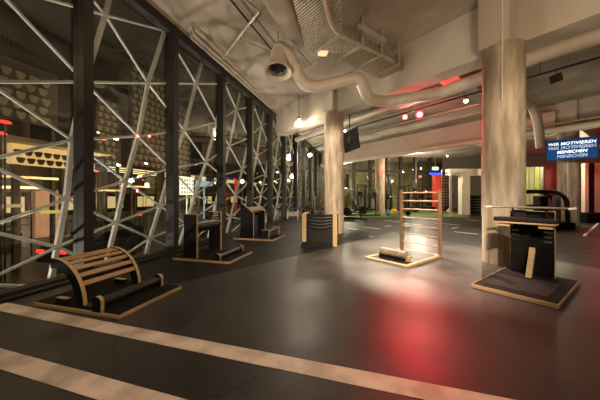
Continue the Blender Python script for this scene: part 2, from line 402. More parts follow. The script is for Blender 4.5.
# ---- beams: boxes along the turned grid
def beam(name, n0, n1, s0, s1, z0, z1, m='beam'):
    """n = distance across the beam direction, s = along E1, both from the standpoint"""
    b = MB(); b.box((s0, n0, z0), (s1, n1, z1)); o = struct(b.build(name, m)); o.rotation_euler.z = GB; return o
def ns(p): return p.dot(E2), p.dot(E1)
nR, sR = ns(CR); nL, sL = ns(CL); n4, s4 = ns(C4); n3, s3 = ns(C3)
nb = nR + .4
def s_win(n): return (WX + .25 - E2.x * n) / E1.x
beam('beam', nb - .3, nb + .3, s_win(nb - .3), 16, 4.84, CEIL - .002)
beam('beam', nR - .36, nb - .31, sR - .36, sR + .20, 4.805, CEIL - .002)
beam('beam', nL - .34, nb - .31, sL - .27, sL + .27, 4.905, CEIL - .002)
beam('beam', n4 - .3, n4 + .3, s_win(n4 - .3), 30, 4.72, CEIL - .002)
beam('beam', n4 - .6, n4 - .31, s4 - 1.9, s4 - .36, 4.55, 5.7)
beam('beam', n4 - .42, n4 - .31, s4 - .35, s4 + .35, 4.71, CEIL - .002)
beam('beam', nb + .31, n4 - .31, s4 - 1.9, s4 - 1.3, 5.5, CEIL - .002)
beam('beam', n4 + 4.6, n4 + 5.3, 1, 14, 4.3, 5.4, 'pale')
for k in range(5):
    beam('beam', n4 + .35, n4 + 12, -8 + k * 5.0, -7.6 + k * 5.0, 5.3, CEIL - .002)

# ================================================================== floor markings
def line_thing(pts, wdt, label, group=None, m='tape', z=T, name='floor_tape'):
    b = MB(); a, c = Vector(pts[0]), Vector(pts[1]); d = (c - a); d.z = 0; n = Vector((-d.y, d.x, 0)).normalized() * wdt / 2
    b.prism([((a + n).x, (a + n).y), ((c + n).x, (c + n).y), ((c - n).x, (c - n).y), ((a - n).x, (a - n).y)], z, z + .003, 'Z')
    return tag(b.build(name, m), label, 'floor tape', group)
line_thing([fl(-3, 306), fl(-3, 306) + (fl(400, 387) - fl(-3, 306)) * 1.3], .19, 'long cream floor tape running just in front of the slatted bench platform')
line_thing([fl(0, 359) - (fl(139, 400) - fl(0, 359)) * .5, fl(0, 359) + (fl(139, 400) - fl(0, 359)) * 3], .19, 'worn cream floor tape crossing the floor nearest the viewer, below the other one')
dl = 0
for (x, y, L_, v) in [(372, 228, .9, 0), (388, 226, .5, 1), (375, 237, .5, 0), (412, 224, 1.0, 0), (447, 224, 1.3, 0), (466, 233, .9, 0), (455, 228, .6, 1), (480, 221, 1.5, 0), (392, 221, 1.2, 0), (430, 219.5, 1.4, 0), (352, 229, .6, 0)]:
    p = fl(x, y); d = E1 if v == 0 else E2
    line_thing([p - d * L_ / 2, p + d * L_ / 2], .10, 'short white dash painted on the black floor beyond the wall bars', 'white dashes on the black floor', 'white', .001, 'floor_marking')
line_thing([fl(584, 236), fl(604, 218)], .09, 'white painted line on the floor right of the sign column', None, 'white', .001, 'floor_marking')

# ================================================================== the wooden machines
def platform(root, x0, x1, y0, y1, h=.05, top='black_ply', edge='ply'):
    b = MB(); b.box((x0, y0, 0), (x1, y1, h), bevel=.004); o = b.build('base_board', edge, root)
    t = MB(); t.box((x0 + .012, y0 + .012, h), (x1 - .012, y1 - .012, h + .004)); t.build('top_sheet', top, o)
    return o
def panel(root, name, poly, y0, y1, axis='Y', face='black_ply'):
    """plywood panel whose two large faces are black laminate"""
    o = MB().prism(poly, y0, y1, axis).build(name, 'ply', root)
    e = .003; f = MB()
    cx = sum(p[0] for p in poly) / len(poly); cz = sum(p[1] for p in poly) / len(poly)
    sh = [(cx + (p[0] - cx) * .985, cz + (p[1] - cz) * .985) for p in poly] if len(poly) < 8 else poly
    f.prism(sh, y0 - e, y0 - .0005, axis); f.prism(sh, y1 + .0005, y1 + e, axis); f.build('face_sheet', face, o)
    return o
# ---- 1: arched slatted bench
r1 = thing('slatted_bench', 'black arched bench with wooden slats, nearest machine to the viewer by the window', 'exercise bench', (-4.42, 2.43, T))
platform(r1, 0, 1.5, 0, 1.07)
ac = (.31, .05)
for y in (.05, .87):
    outer = [(ac[0] + (x - ac[0]) * .9, z) for x, z in arc(ac, .60, 2, 97, 18)]; inner = [(ac[0] + (x - ac[0]) * .88, z) for x, z in arc(ac, .47, 97, 5, 18)]
    panel(r1, 'side_panel', outer + inner, y, y + .05)
    b = MB(); b.box((.36, y - .01, .054), (.56, y + .045, .13)); q = b.build('foot_block', 'black_ply', r1)
    MB().box((.37, y - .012, .13), (.56, y + .047, .138)).build('foot_cap', 'ply', q)
for k in range(6):
    a = math.radians(92 - k * 12.5)
    cx, cz = ac[0] + .52 * math.cos(a), ac[1] + .575 * math.sin(a)
    b = MB(); b.box((-.032, .10, -.011), (.032, .87, .011), Matrix.Translation((cx, 0, cz)) @ Matrix.Rotation(-(a - PI / 2), 4, 'Y'), .004)
    b.build('slat', 'slat', r1)
def low_roller(root, x, y0, y1, h=.2, r=.06):
    for y in (y0, y1 - .045):
        pol = [(x - .07, .05), (x + .07, .05), (x + .07, h - .06)] + arc((x, h - .07), .07, 0, 180, 8)[1:] + [(x - .07, h - .07)]
        panel(root, 'roller_bracket', pol, y, y + .045)
    b = MB(); b.cyl((x, y0 + .045, h - .09), (x, y1 - .045, h - .09), r, n=24); b.build('foot_roller', 'pad', root, True)
low_roller(r1, 1.14, .0, 1.0, .24)
MB().box((.80, .06, .054), (1.02, 1.0, .066)).build('foot_plate', 'pad', r1)
# ---- 2: machine with a big roller between two tall panels
r2 = thing('roller_machine', 'exercise machine with two tall black panels and a thick black roller between them', 'exercise machine', (-4.47, 5.06, 0))
platform(r2, 0, 1.49, 0, 1.13)
for y in (.04, 1.02): panel(r2, 'side_panel', [(.27, .05), (.62, .05), (.62, 1.08), (.27, 1.08)], y, y + .06)
b = MB(); b.cyl((.50, .10, .78), (.50, 1.02, .78), .14, n=28); b.build('back_roller', 'pad', r2, True)
for k in range(4):
    z = .84 + k * .065; b = MB(); b.cyl((.36 + .035 * k, .95, z), (.60, .95, z + .02), .018, n=12); b.cyl((.40 + .03 * k, .95, z), (.40 + .03 * k, 1.02, z), .012, n=8); b.build('grip_peg', 'ply', r2, True)
low_roller(r2, 1.17, .02, 1.12, .21)
# ---- 3: machine with sloping panels
r3 = thing('sloped_roller_machine', 'exercise machine with slanted black side panels and a pale roller on top', 'exercise machine', (-4.55, 8.0, 0))
platform(r3, 0, 1.45, 0, 1.25)
for y in (.0, 1.0):
    panel(r3, 'side_panel', [(.25, .05), (.74, .05), (.74, .92), (.30, 1.27), (.25, 1.27)], y, y + .06)
b = MB(); b.cyl((.52, .06, 1.0), (.52, 1.0, 1.0), .12, n=24); b.build('back_roller', 'foam', r3, True)
MB().box((.55, .06, .05), (.58, 1.0, .80)).build('back_board', 'pad', r3)
for k in range(5):
    x = .34 + k * .09; z = 1.25 - k * .072
    MB().cyl((x, .90, z + .02), (x, 1.08, z + .02), .02, n=12).build('grip_peg', 'ply', r3, True)
for y in (.06, 1.10): MB().box((1.0, y, .05), (1.28, y + .06, .36)).build('step_side', 'ply', r3)
b = MB(); b.box((1.0, .055, .06), (1.27, .06, .35)); b.box((1.02, .12, .26), (1.26, 1.10, .33), bevel=.02); b.box((1.24, .12, .12), (1.27, 1.10, .18)); b.build('step_pad', 'pad', r3)
# ---- 4: band frame
r4 = thing('band_frame', 'low frame with two plywood sides and black bands stretched between, in front of a column', 'exercise machine', (*fl(302, 245.5)[:2], 0), math.radians(3))
for x in (0, .93):
    o = MB().box((x, 0, 0), (x + .13, .42, .97), bevel=.006).build('side_panel', 'ply', r4)
    MB().box((x - .003, .02, .01), (x - .0005, .41, .96)).box((x + .1305, .02, .01), (x + .133, .41, .96)).build('face_sheet', 'black_ply', o)
for k in range(5):
    z = .92 - k * .085; sag = .02 + .012 * k
    pts = [(.13 + .80 * i / 12, .03 + .01 * k, z - sag * math.sin(PI * i / 12) * 1.2) for i in range(13)]
    b = MB()
    for p, q in zip(pts, pts[1:]): b.bar(p, q, .012, .075, 0)
    b.build('band', 'fabric', r4)
MB().box((.13, .10, .0), (.93, .13, .52)).build('back_board', 'pad', r4)
MB().prism([(-.32, .0), (.0, .0), (.0, .12), (-.32, .03)], .02, .88, 'X').build('ramp', 'fabric', r4)
# ---- 5: wall bars
a5 = fl(364, 258.5)
g5 = math.radians(-36.5)
r5 = thing('wall_bars', 'freestanding wooden wall bars with seven rungs on a low platform', 'wall bars', (-.12, 6.33, T), g5)
LB = 1.62; WB = 1.06
o = MB().box((0, 0, 0), (WB, .07, .05)).box((0, .07, 0), (.06, LB, .05)).box((WB - .06, .07, 0), (WB, LB, .05)).box((.06, LB - .07, 0), (WB - .06, LB, .05)).build('base_frame', 'ply', r5)
MB().box((.06, .07, .0), (WB - .06, LB - .07, .042)).build('top_sheet', 'mats', o)
for x in (.0, WB - .05): MB().box((x, LB - .11, .05), (x + .055, LB, 1.66), bevel=.005).build('post', 'post_wood', r5)
for z in (1.58, 1.36, 1.14, .91, .69, .47, .25): MB().cyl((.055, LB - .055, z), (WB - .05, LB - .055, z), .018, n=14).build('rung', 'wood', r5, True)
b = MB(); b.cyl((.20, .38, .175), (.84, .38, .175), .09, n=24); b.build('foot_roller', 'foam', r5, True)
for x in (.15, .86): MB().box((x, .30, .05), (x + .045, .46, .16)).build('roller_bracket', 'ply', r5)
MB().box((.20, .29, .05), (.86, .31, .12)).build('roller_skirt', 'black_ply', r5)
MB().box((WB - .10, LB - .2, .052), (WB - .03, LB - .12, .07)).build('foot_plate', 'white', r5)
# ---- 6: desk machine with padded bar
r6 = thing('lift_machine', 'black upright exercise machine with padded shelf and bar in front of the big column', 'exercise machine', (1.60, 4.80, T), math.radians(-38.5))
platform(r6, 0, 1.02, 0, 1.62, .06)
r6b = [c for c in r6.children][0]
MB().box((.12, .18, .0645), (.88, 1.0, .072)).build('rubber_inlay', 'fabric', r6)
up = MB().box((.13, 1.44, .06), (.75, 1.50, 1.22), bevel=.005).build('upright_board', 'ply', r6)
MB().box((.135, 1.435, .065), (.745, 1.4395, 1.215)).build('face_sheet', 'black_ply', up)
MB().box((.135, 1.5005, .065), (.745, 1.504, 1.215)).build('face_sheet', 'black_ply', up)
MB().prism([(1.14, .065), (1.22, .065), (1.435, .50), (1.40, .56)], .42, .50, 'X').build('brace', 'ply', r6)
sh = MB().box((-.05, 1.17, .99), (.80, 1.43, 1.02), bevel=.006).build('shelf', 'ply', r6)
MB().box((-.06, 1.16, 1.02), (.81, 1.435, 1.10), bevel=.02).build('shelf_pad', 'pad', sh)
for x in (.0, .58): MB().box((x, 1.20, .93), (x + .18, 1.43, .988)).build('shelf_bracket', 'ply', r6)
for x in (.16, .61):
    for k in range(3): MB().box((x, 1.425, .66 + k * .085), (x + .11, 1.4345, .70 + k * .085)).build('slot_plate', 'chrome', r6)
MB().tube([(-.13, 1.22, 1.285), (.0, 1.28, 1.285), (.40, 1.30, 1.285), (.8, 1.28, 1.285), (.97, 1.22, 1.285)], .02, 12).build('bar', 'grey', r6, True)
for x, q in ((-.15, -1), (.99, 1)): MB().cyl((x - .045, 1.215, 1.275 + q * .0), (x + .045, 1.215, 1.285), .024, n=14).build('bar_grip', 'white', r6, True)
for x in (.2, .66): MB().cyl((x, 1.40, 1.05), (x, 1.30, 1.285), .014, n=10).build('bar_post', 'black_metal', r6, True)
MB().box((.16, 1.40, 1.09), (.36, 1.5, 1.23), bevel=.01).build('head_block', 'pad', r6)
# ---- table by the window
tb = thing('display_table', 'dark low table with white uprights by the far windows', 'table', (*fl(275, 220)[:2], 0), math.radians(15))
MB().box((0, 0, .66), (1.75, .7, .72)).build('tabletop', 'pad', tb)
for x in (.1, .75, 1.4):
    MB().box((x, .05, 0), (x + .05, .65, .66)).build('leg', 'white', tb)
MB().box((.1, .6, .2), (1.4, .63, .5)).build('back_panel', 'curtain', tb)
for k, (x, y, m) in enumerate([(.25, .2, 'white'), (.9, .35, 'blue')]):
    b = MB(); b.lathe([(0, 0), (.035, 0), (.04, .05), (.04, .16), (.018, .2), (.018, .24), (0, .24)], n=14)
    o = b.build('drinking_bottle', m, smooth=True); o.location = tb.matrix_basis @ Vector((x, y, .72)) if False else (Matrix.Translation(tb.location) @ Matrix.Rotation(math.radians(15), 4, 'Z') @ Vector((x, y, .72)))
    tag(o, ('white', 'blue')[k] + ' drinking bottle standing on the dark low table by the windows', 'bottle')

# ================================================================== screens
def text_mesh(s, size, outline=False):
    c = bpy.data.curves.new('lettering', 'FONT'); c.body = s; c.size = size; c.align_x = 'CENTER'; c.align_y = 'CENTER'; c.shear = .16
    if outline: c.fill_mode = 'NONE'; c.bevel_depth = .0022
    else: c.extrude = .002; c.offset = size * .018
    c.space_character = 1.05
    o = bpy.data.objects.new('tmp', c); C.objects.link(o)
    bpy.context.view_layer.update()
    me = bpy.data.meshes.new_from_object(o.evaluated_get(bpy.context.evaluated_depsgraph_get()))
    bpy.data.objects.remove(o); me.materials.clear(); return me
def screen(p, dirv, wd, ht, tilt, label, on=True):
    rz = math.atan2(dirv.y, dirv.x)
    r = thing('screen', label, 'screen', p, rz)
    X = Matrix.Rotation(tilt, 4, 'X')
    b = MB(); b.box((-wd / 2, 0, -ht / 2), (wd / 2, .07, ht / 2), X, .006); hs = b.build('housing', 'black_ply', r)
    b = MB(); b.box((-wd / 2 + .02, -.004, -ht / 2 + .02), (wd / 2 - .02, -.001, ht / 2 - .02), X); b.build('display', 'e_screen' if on else 'black_ply', r)
    b = MB(); b.box((-.2, .07, -.15), (.2, .11, .15))
    if on: b.box((-.04, .11, -.04), (.04, .5, .04))
    else: b.cyl((0, .1, .1), (0, .1, CEIL - p.z), .025, n=10)
    b.build('mount', 'black_metal', r)
    return r, X
sp = at(571, 149, 12.0)
sc1, X1 = screen(sp, Vector((.74, -.66, 0)) if False else (P(.75, -.62) ).normalized(), 1.70, .98, 0, 'bright blue hanging screen with white slogan in front of the round column')
for s, zz, ol, sz, xx in (('WIR MOTIVIEREN', .27, False, .185, 0), ('WIR MOTIVIEREN', .08, True, .185, 0), ('MENSCHEN', -.12, False, .185, .02), ('MENSCHEN', -.32, True, .185, .02)):
    me = text_mesh(s, sz, ol); me.materials.append(M['e_text'])
    o = bpy.data.objects.new('lettering', me); C.objects.link(o); o.parent = sc1
    wdt = max(v.co.x for v in me.vertices) - min(v.co.x for v in me.vertices); tw = 1.55 if len(s) > 9 else .98
    o.location = (xx, -.008, zz); o.rotation_euler = (PI / 2, 0, 0); o.scale = (tw / wdt, 1, 1)
dv = (P(2.56, 11.0) - P(2.20, 12.5)).normalized()
screen(at(351.5, 140.5, 11.8), -dv, 1.5, .92, math.radians(-8), 'dark hanging screen seen edge on beside the middle column', False)

# ================================================================== ceiling services
def rounded(pts, rad=.25, n=6):
    pts = [Vector(p) for p in pts]; out = [pts[0]]
    for a, b, c in zip(pts, pts[1:], pts[2:]):
        u = (a - b).normalized(); v = (c - b).normalized(); rr = min(rad, (a - b).length * .45, (c - b).length * .45)
        p0, p1 = b + u * rr, b + v * rr
        for i in range(n + 1):
            t = i / n; out.append(p0 * (1 - t) ** 2 + b * 2 * t * (1 - t) + p1 * t * t)
    out.append(pts[-1]); return out
def nsp(n, s, z): p = E2 * n + E1 * s; p.z = z; return p
def pipe(pts, r, label, name='pipe', m='pipe', rad=.3, n=16, cat='pipe', group=None):
    return tag(MB().tube(rounded(pts, rad), r, n).build(name, m, smooth=True), label, cat, group)
def on_n(x, n):                                # depth at photo column x of the line n metres across
    t = (x - 300) / F; a = P(t, 1).dot(E2); return n / a
fan = thing('bell_fan', 'bell-mouthed extractor fan hanging from the ceiling, joined to a thick pipe', 'fan', at(278, 72, 7.2))
tm = Matrix.Rotation(math.radians(-13), 4, 'X') @ Matrix.Rotation(math.radians(-3), 4, 'Y')
b = MB(); b.lathe([(.34, .0), (.37, -.02), (.37, .02), (.32, .05), (.275, .16), (.25, .34), (.215, .64), (.19, .60), (.23, .34), (.25, .17), (.29, .04), (.34, .0)], n=36, mtx=tm); b.build('bell', 'duct', fan, True)
b = MB()
for r in (.08, .14, .20, .25):
    b.tube([tm @ Vector((r * math.cos(a * PI / 12), r * math.sin(a * PI / 12), .06)) for a in range(25)], .007, 6, False)
for k in range(12):
    a = k * PI / 6; b.cyl(tm @ Vector((0, 0, .06)), tm @ Vector((.27 * math.cos(a), .27 * math.sin(a), .05)), .006, n=6)
b.build('grille', 'black_metal', fan)
b = MB()
for k in range(7):
    a = k * 2 * PI / 7; b.bar(tm @ Vector((.05 * math.cos(a), .05 * math.sin(a), .12)), tm @ Vector((.22 * math.cos(a + .3), .22 * math.sin(a + .3), .14)), .10, .006, .4)
b.ball(tm @ Vector((0, 0, .12)), .06, 12); b.cyl(tm @ Vector((0, 0, .2)), tm @ Vector((0, 0, .21)), .235, n=24); b.build('fan_blades', 'black_metal', fan)
MB().cyl((0, 0, .9), (0, 0, CEIL - fan.location.z), .01, n=8).build('hanger', 'black_metal', fan)
top = at(278, 72, 7.2) + tm @ Vector((0, 0, .58))
pA = nb + .55
dpts = [top, top + Vector((0.02, 0, .22)), at(289, 55, 7.35), at(303, 85, 7.6), at(318, 87, 7.65), at(360, 77, 7.6), at(368, 99, 7.9), at(385, 102, 8.2)]
dpts += [at(440, 93, on_n(440, pA)), at(480, 79, on_n(480, pA)), at(530, 58, on_n(530, pA)), at(640, 22, on_n(640, pA)), nsp(pA, 15.5, 4.75)]
dp = pipe(dpts, .175, 'thick beige air duct bending from the bell fan along the big beam', 'air_duct', 'duct', .22, 20, 'duct')
pB = 9.3
zB = 4.62
n2 = 11.7
def sx_(x, n): return ns(at(x, 100, on_n(x, n)))[1]
pipe([nsp(pB, s_win(pB) + .6, 5.05), nsp(pB, sx_(496, pB), 5.2), at(512, 77, 8.4), at(521, 101, 8.7), at(534, 107, 8.9), at(538, 124, 9.0), at(541, 147, 9.2)], .14, 'beige air duct behind the big beam, turning down right of the large column', 'air_duct', 'duct', .3, 18, 'duct')
pC = n4 - 1.1
pipe([nsp(pC, s_win(pC) + .2, 4.65), nsp(pC, 9.5, 4.65)], .16, 'long beige air duct in front of the second beam, beyond the red spotlights', 'air_duct', 'duct', .3, 16, 'duct')
# smooth large round duct overhead
pipe([at(255, -60, 4.3), at(278, 0, 5.4), at(300, 33, 6.6), at(316, 46, 7.2)], .30, 'broad smooth round duct crossing the ceiling left of the perforated tray', 'air_duct', 'ceiling', .8, 24, 'duct')
def cpp(x, y, z=5.27): return at(x, y, (z - EYE) * F / (YH - y))
# perforated tray along E2
tn0, tsc = ns(P(.65, 6.35))[0], ns(P(2.25, 7.7))[1]
tr = thing('cable_tray', 'wide perforated metal tray box under the ceiling, ending at the big beam', 'cable tray')
b = MB(); b.box((tsc - .42, tn0, 5.38), (tsc + .38, nb - .32, 5.72), Matrix.Rotation(GB, 4, 'Z')); b.build('tray_box', 'perf', tr)
b = MB(); b.box((-.47, -3.4, 5.37), (.47, .35, 5.73)); o = b.build('tray_box', 'perf', tr, loc=P(.55, 6.35), rz=YAW - .17)
for k in range(6):
    n_ = tn0 + .1 + k * .8
    if n_ > nb - .4: break
    b = MB(); b.box((tsc - .46, n_, 5.33), (tsc + .5, n_ + .06, 5.38), Matrix.Rotation(GB, 4, 'Z')); b.box((tsc + .46, n_, 5.38), (tsc + .52, n_ + .06, CEIL), Matrix.Rotation(GB, 4, 'Z')); b.build('bracket', 'pipe', tr)
b = MB(); b.box((tsc + .62, tn0 + .6, 5.62), (tsc + .70, nb - 1.6, 5.70), Matrix.Rotation(GB, 4, 'Z')); tag(b.build('support_rail', 'pipe'), 'straight metal rail on the ceiling beside the perforated tray', 'rail')
pipe([cpp(320, -25), cpp(327, 12), cpp(333, 29), cpp(346, 38), cpp(394, 62)], .045, 'bent pale conduit running under the perforated tray', 'conduit', 'pipe', .5, 10)
fl_ = thing('flood_light', 'small yellowish floodlight box mounted beside the perforated tray', 'light', at(323, 50, 7.0), math.radians(20))
MB().box((-.13, -.12, -.12), (.13, .12, .12), bevel=.03).build('housing', emit('warm_box', (1, .75, .42), .55), fl_)
MB().cyl((-.05, .05, .12), (-.2, .15, .45), .06, n=12).build('bracket', 'pipe', fl_, True)
# pipes by the window edge
for k, (dx, z, lb) in enumerate([(.55, 5.93, 'nearer the room'), (.35, 5.95, 'nearer the glass')]):
    pipe([(WX + dx, 6.0 + .2 * k, CEIL - .02), (WX + dx, 6.0 + .2 * k, z), (WX + dx, 12.2, z)], .028 + .01 * k, 'thin straight ceiling pipe along the window top, ' + lb, m='pipe', rad=.1, n=10)
def cp(x, y, z=5.9): d = (z - EYE) * F / (YH - y); return at(x, y, d)
pipe([cp(236, -8), cp(259, 11), cp(223, 58)], .03, 'square-cornered thin conduit looping across the bare ceiling', 'conduit', 'pipe', .08, 8)
pipe([cp(226, -6, 5.95), cp(247, 20, 5.95), cp(272, 50, 5.95)], .026, 'dark thin conduit running diagonally across the ceiling to the fan', 'conduit', 'black_metal', .1, 8)
pipe([cp(238, 39, 5.98), cp(268, 51, 5.98)], .03, 'short thin conduit on the ceiling left of the bell fan', 'conduit', 'pipe', .1, 8)
pipe([cp(298, 50, 5.8), cp(311, 66, 5.8), cp(318, 60, 5.8)], .03, 'short bent conduit right of the bell fan', 'conduit', 'pipe', .1, 8)
pipe([nsp(nR - .385, sR + .1, CEIL - .02), nsp(nR - .385, sR + .1, 4.95), nsp(nR - .41, sR + .1, 4.9), nsp(nR - .41, sR + .1, 3.55)], .012, 'thin pale conduit running down the front of the large column', 'conduit', 'white', .02, 8)
pipe([nsp(n4 - .53, s4 + .05, 4.15), nsp(n4 - .42, s4 + .05, 4.0), nsp(n4 - .42, s4 + .05, .9)], .015, 'thin white conduit down the column behind the blue screen', 'conduit', 'white', .02, 8)
pipe([nsp(n4 - .85, s4 - 2.2, 5.0), nsp(n4 - .85, s4 + 6, 5.0)], .05, 'thin ceiling pipe above the blue screen', m='pipe', rad=.1, n=8)
for k in range(4):
    pipe([nsp(nb + 1.6 + k * .9, sR + 1.5 + .4 * k, 5.95), nsp(nb + 1.6 + k * .9, 14, 5.95)], .03, 'thin straight ceiling pipe behind the big beam, ' + ('closest to the beam', 'second from the beam', 'third from the beam', 'farthest from the beam')[k], m='pipe', rad=.1, n=8, group='parallel ceiling pipes behind the beam')
# lighting track with heads
nT = RED[0].dot(E2); zT = 4.98
tk = MB(); tk.box((-9, nT - .02, zT), (12, nT + .02, zT + .05), Matrix.Rotation(GB, 4, 'Z')); tk = tag(tk.build('lighting_track', 'black_metal'), 'long black lighting track carrying the red spotlights', 'lighting track')
for s in range(-8, 12, 2): MB().cyl(nsp(nT, s, zT + .05), nsp(nT, s, CEIL), .008, n=6).build('hanger', 'black_metal', tk)
def spot(p, aim, label, bulb, group=None, rad=.075):
    r = thing('spotlight', label, 'spotlight', p, 0, group)
    d = (Vector(aim) - p).normalized()
    MB().cyl(-d * .16, d * .0, rad * .85, rad, n=20).build('lamp_head', 'black_metal', r, True)
    MB().cyl(d * .001, d * .012, rad * .85, n=20).build('bulb', bulb, r, True)
    if bulb == 'e_red': MB().cyl(d * .012, d * .03, rad * .5, n=16).build('bulb_core', 'e_redcore', r, True)
    MB().cyl(-d * .08, Vector((0, 0, max(.1, zT - p.z))), .012, n=8).build('yoke', 'black_metal', r)
    return r
for i, p in enumerate(RED):
    spot(p, P(1.9, 3.2, 1.2), ('smaller glowing red spotlight on the black track', 'larger glowing red spotlight with a bright centre on the black track')[i], 'e_red', None, (.13, .17)[i])
spot(at(466, 101, on_n(466, nT)), P(2.8, 5.5), 'small black spotlight head on the track, left of the large column', 'e_warm')
q = at(556, 78, on_n(556, nT)); 
r = thing('spotlight', 'black square track light right of the large column', 'spotlight', q)
MB().box((-.13, -.02, -.12), (.13, .02, .10), Matrix.Rotation(-.2, 4, 'Y') @ Matrix.Rotation(GB, 4, 'Z')).build('lamp_head', 'black_metal', r); MB().cyl((0, 0, .1), (0, 0, .25), .01, n=6).build('yoke', 'black_metal', r)
spot(at(345, 131, on_n(345, nT)), P(1, 5), 'small black spotlight head beside the middle column', 'e_warm', None, .06)
pipe([at(300, 158, 18), at(345, 129, on_n(345, nT)) * 1, ][::1], .02, 'black cable rising from the far lamp to the lighting track', 'cable', 'black_metal', .1, 6)
# pendants
pd = thing('pendant_lamp', 'glowing white dome pendant lamp hanging left of the middle column', 'lamp', PEND[0])
b = MB(); b.lathe([(.0, .20), (.05, .19), (.05, .12), (.17, .02), (.20, -.10), (.19, -.12), (0, -.14)], n=24); b.build('lamp_shade', emit('opal_glass', (1, .86, .62), 5), pd, True)
MB().cyl((0, 0, .19), (0, 0, CEIL - PEND[0].z), .012, n=8).build('cord', 'black_metal', pd); MB().cyl((0, 0, .18), (0, 0, .28), .05, n=14).build('cap', 'black_metal', pd, True)
pd = thing('pendant_lamp', 'small bright white pendant lamp far back among the mullions', 'lamp', PEND[1])
MB().ball((0, 0, 0), .13, 16).build('bulb', 'e_white', pd, True); MB().cyl((0, 0, .12), (0, 0, CEIL - PEND[1].z), .012, n=8).build('cord', 'black_metal', pd)
for k, (x, y, d, lb) in enumerate([(447, 156, 25, 'small round ceiling lamp on the far yellowish beam'), (403, 172, 26, 'small white ceiling lamp above the far weight racks'), (421, 168.5, 30, 'tiny white ceiling lamp near the exit sign'), (336, 171, 21, 'white ceiling lamp right of the middle column')]):
    p = at(x, y, d); r = thing('ceiling_lamp', lb, 'lamp', p)
    MB().ball((0, 0, 0), .06, 12).build('bulb', 'e_white', r, True); MB().cyl((0, 0, .08), (0, 0, CEIL - p.z), .012, n=6).build('cord', 'black_metal', r)
for k, (x, y, d) in enumerate([(420, 176.5, 27), (433, 175.2, 27)]):
    p = at(x, y, d); r = thing('red_lamp', ('tiny red lamp above the racks', 'tiny red lamp left of the blue letters')[k], 'lamp', p)
    MB().ball((0, 0, 0), .11, 12).build('bulb', 'e_red', r, True); MB().cyl((0, 0, .08), (0, 0, CEIL - p.z), .012, n=6).build('cord', 'black_metal', r)
ex = thing('exit_sign', 'green lit exit sign hanging in the back room', 'sign', at(435.5, 168.5, 24), YAW)
MB().box((-.30, 0, -.17), (.30, .06, .17), bevel=.01).build('housing', 'white', ex); MB().box((-.26, -.006, -.13), (.26, -.001, .13)).build('sign_face', 'e_exit', ex)
b = MB(); b.box((-.2, -.01, -.02), (-.02, -.0065, .02)).prism([(-.02, -.06), (-.02, .06), (.05, 0)], -.01, -.0065, 'Y').ball((.14, -.008, .07), .02, 8, (1, .2, 1)).box((.10, -.01, -.08), (.16, -.0065, .045)); b.build('pictogram', 'white', ex)
MB().cyl((0, .03, .17), (0, .03, CEIL - ex.location.z), .01, n=6).build('hanger', 'grey', ex)

# ================================================================== back room
tq = [fl(352, 218), fl(470, 217), P(17.0, 30), P(4.0, 30)]
b = MB(); b.prism([(p.x, p.y) for p in tq], 0, .02, 'Z'); tag(b.build('turf_strip', 'turf'), 'bright green artificial turf on the floor beyond the second column', 'turf', kind='stuff')
# cross trainers
def trainer(loc, rz, label, lean=1):
    r = thing('cross_trainer', label, 'exercise machine', loc, rz, 'black cross trainers behind the middle column')
    MB().box((-.9, -.28, 0), (-.82, .28, .08)).box((.62, -.28, 0), (.7, .28, .08)).box((-.85, -.05, .02), (.65, .05, .12)).build('base_frame', 'black_metal', r)
    MB().cyl((.42, -.09, .45), (.42, .09, .45), .30, n=28).build('flywheel', 'black_metal', r, True)
    MB().tube(rounded([(-.6, 0, .1), (-.62, 0, 1.1), (-.5, 0, 1.75)], .2), .04, 10).build('mast', 'black_metal', r, True)
    MB().box((-.56, -.16, 1.5), (-.5, .16, 1.78), Matrix.Rotation(0, 4, 'Y')).build('console', 'black_ply', r)
    for s in (-1, 1):
        MB().tube(rounded([(-.45, .25 * s, 2.0), (-.62, .28 * s, 1.3), (-.70, .28 * s, .45), (.1, .24 * s, .32 + .12 * s), (.42, .15 * s, .45 + .2 * s)], .15), .03, 8).build('swing_arm', 'black_metal', r, True)
        MB().box((-.25, .16 * s - .06, .36 + .1 * s), (.12, .16 * s + .06, .40 + .1 * s)).build('pedal', 'black_ply', r)
    return r
t0 = trainer(fl(353, 219), math.radians(150), 'black cross trainer right next to the middle column')
for x, y, a, lb in [(368, 216, 200, 'black cross trainer left of the second round column'), (358, 213.5, 120, 'black cross trainer deepest between the two round columns')]:
    dup(t0, fl(x, y), math.radians(a), lb)
# tall arm machine: two sweeping black arcs
r = thing('arc_machine', 'tall black machine with long curved arms beside the second round column', 'exercise machine', fl(357, 211.5), math.radians(25))
for s in (0, 1):
    pts = [(-1.0, s * .5, .4), (-.9, s * .5, 1.4), (-.3, s * .5, 2.25), (.6, s * .5, 2.45), (1.5, s * .5, 2.5)]
    MB().tube(rounded(pts, .5), .055, 10).build('curved_arm', 'black_metal', r, True)
MB().box((-1.2, -.1, 0), (1.2, .6, .12)).build('base_frame', 'black_metal', r); MB().box((.9, .1, .12), (1.0, .4, 2.5)).build('mast', 'black_metal', r)
MB().bar((-1.0, .2, 2.6), (-.2, -1.2, .1), .05, .05).build('handle', 'chrome', r)
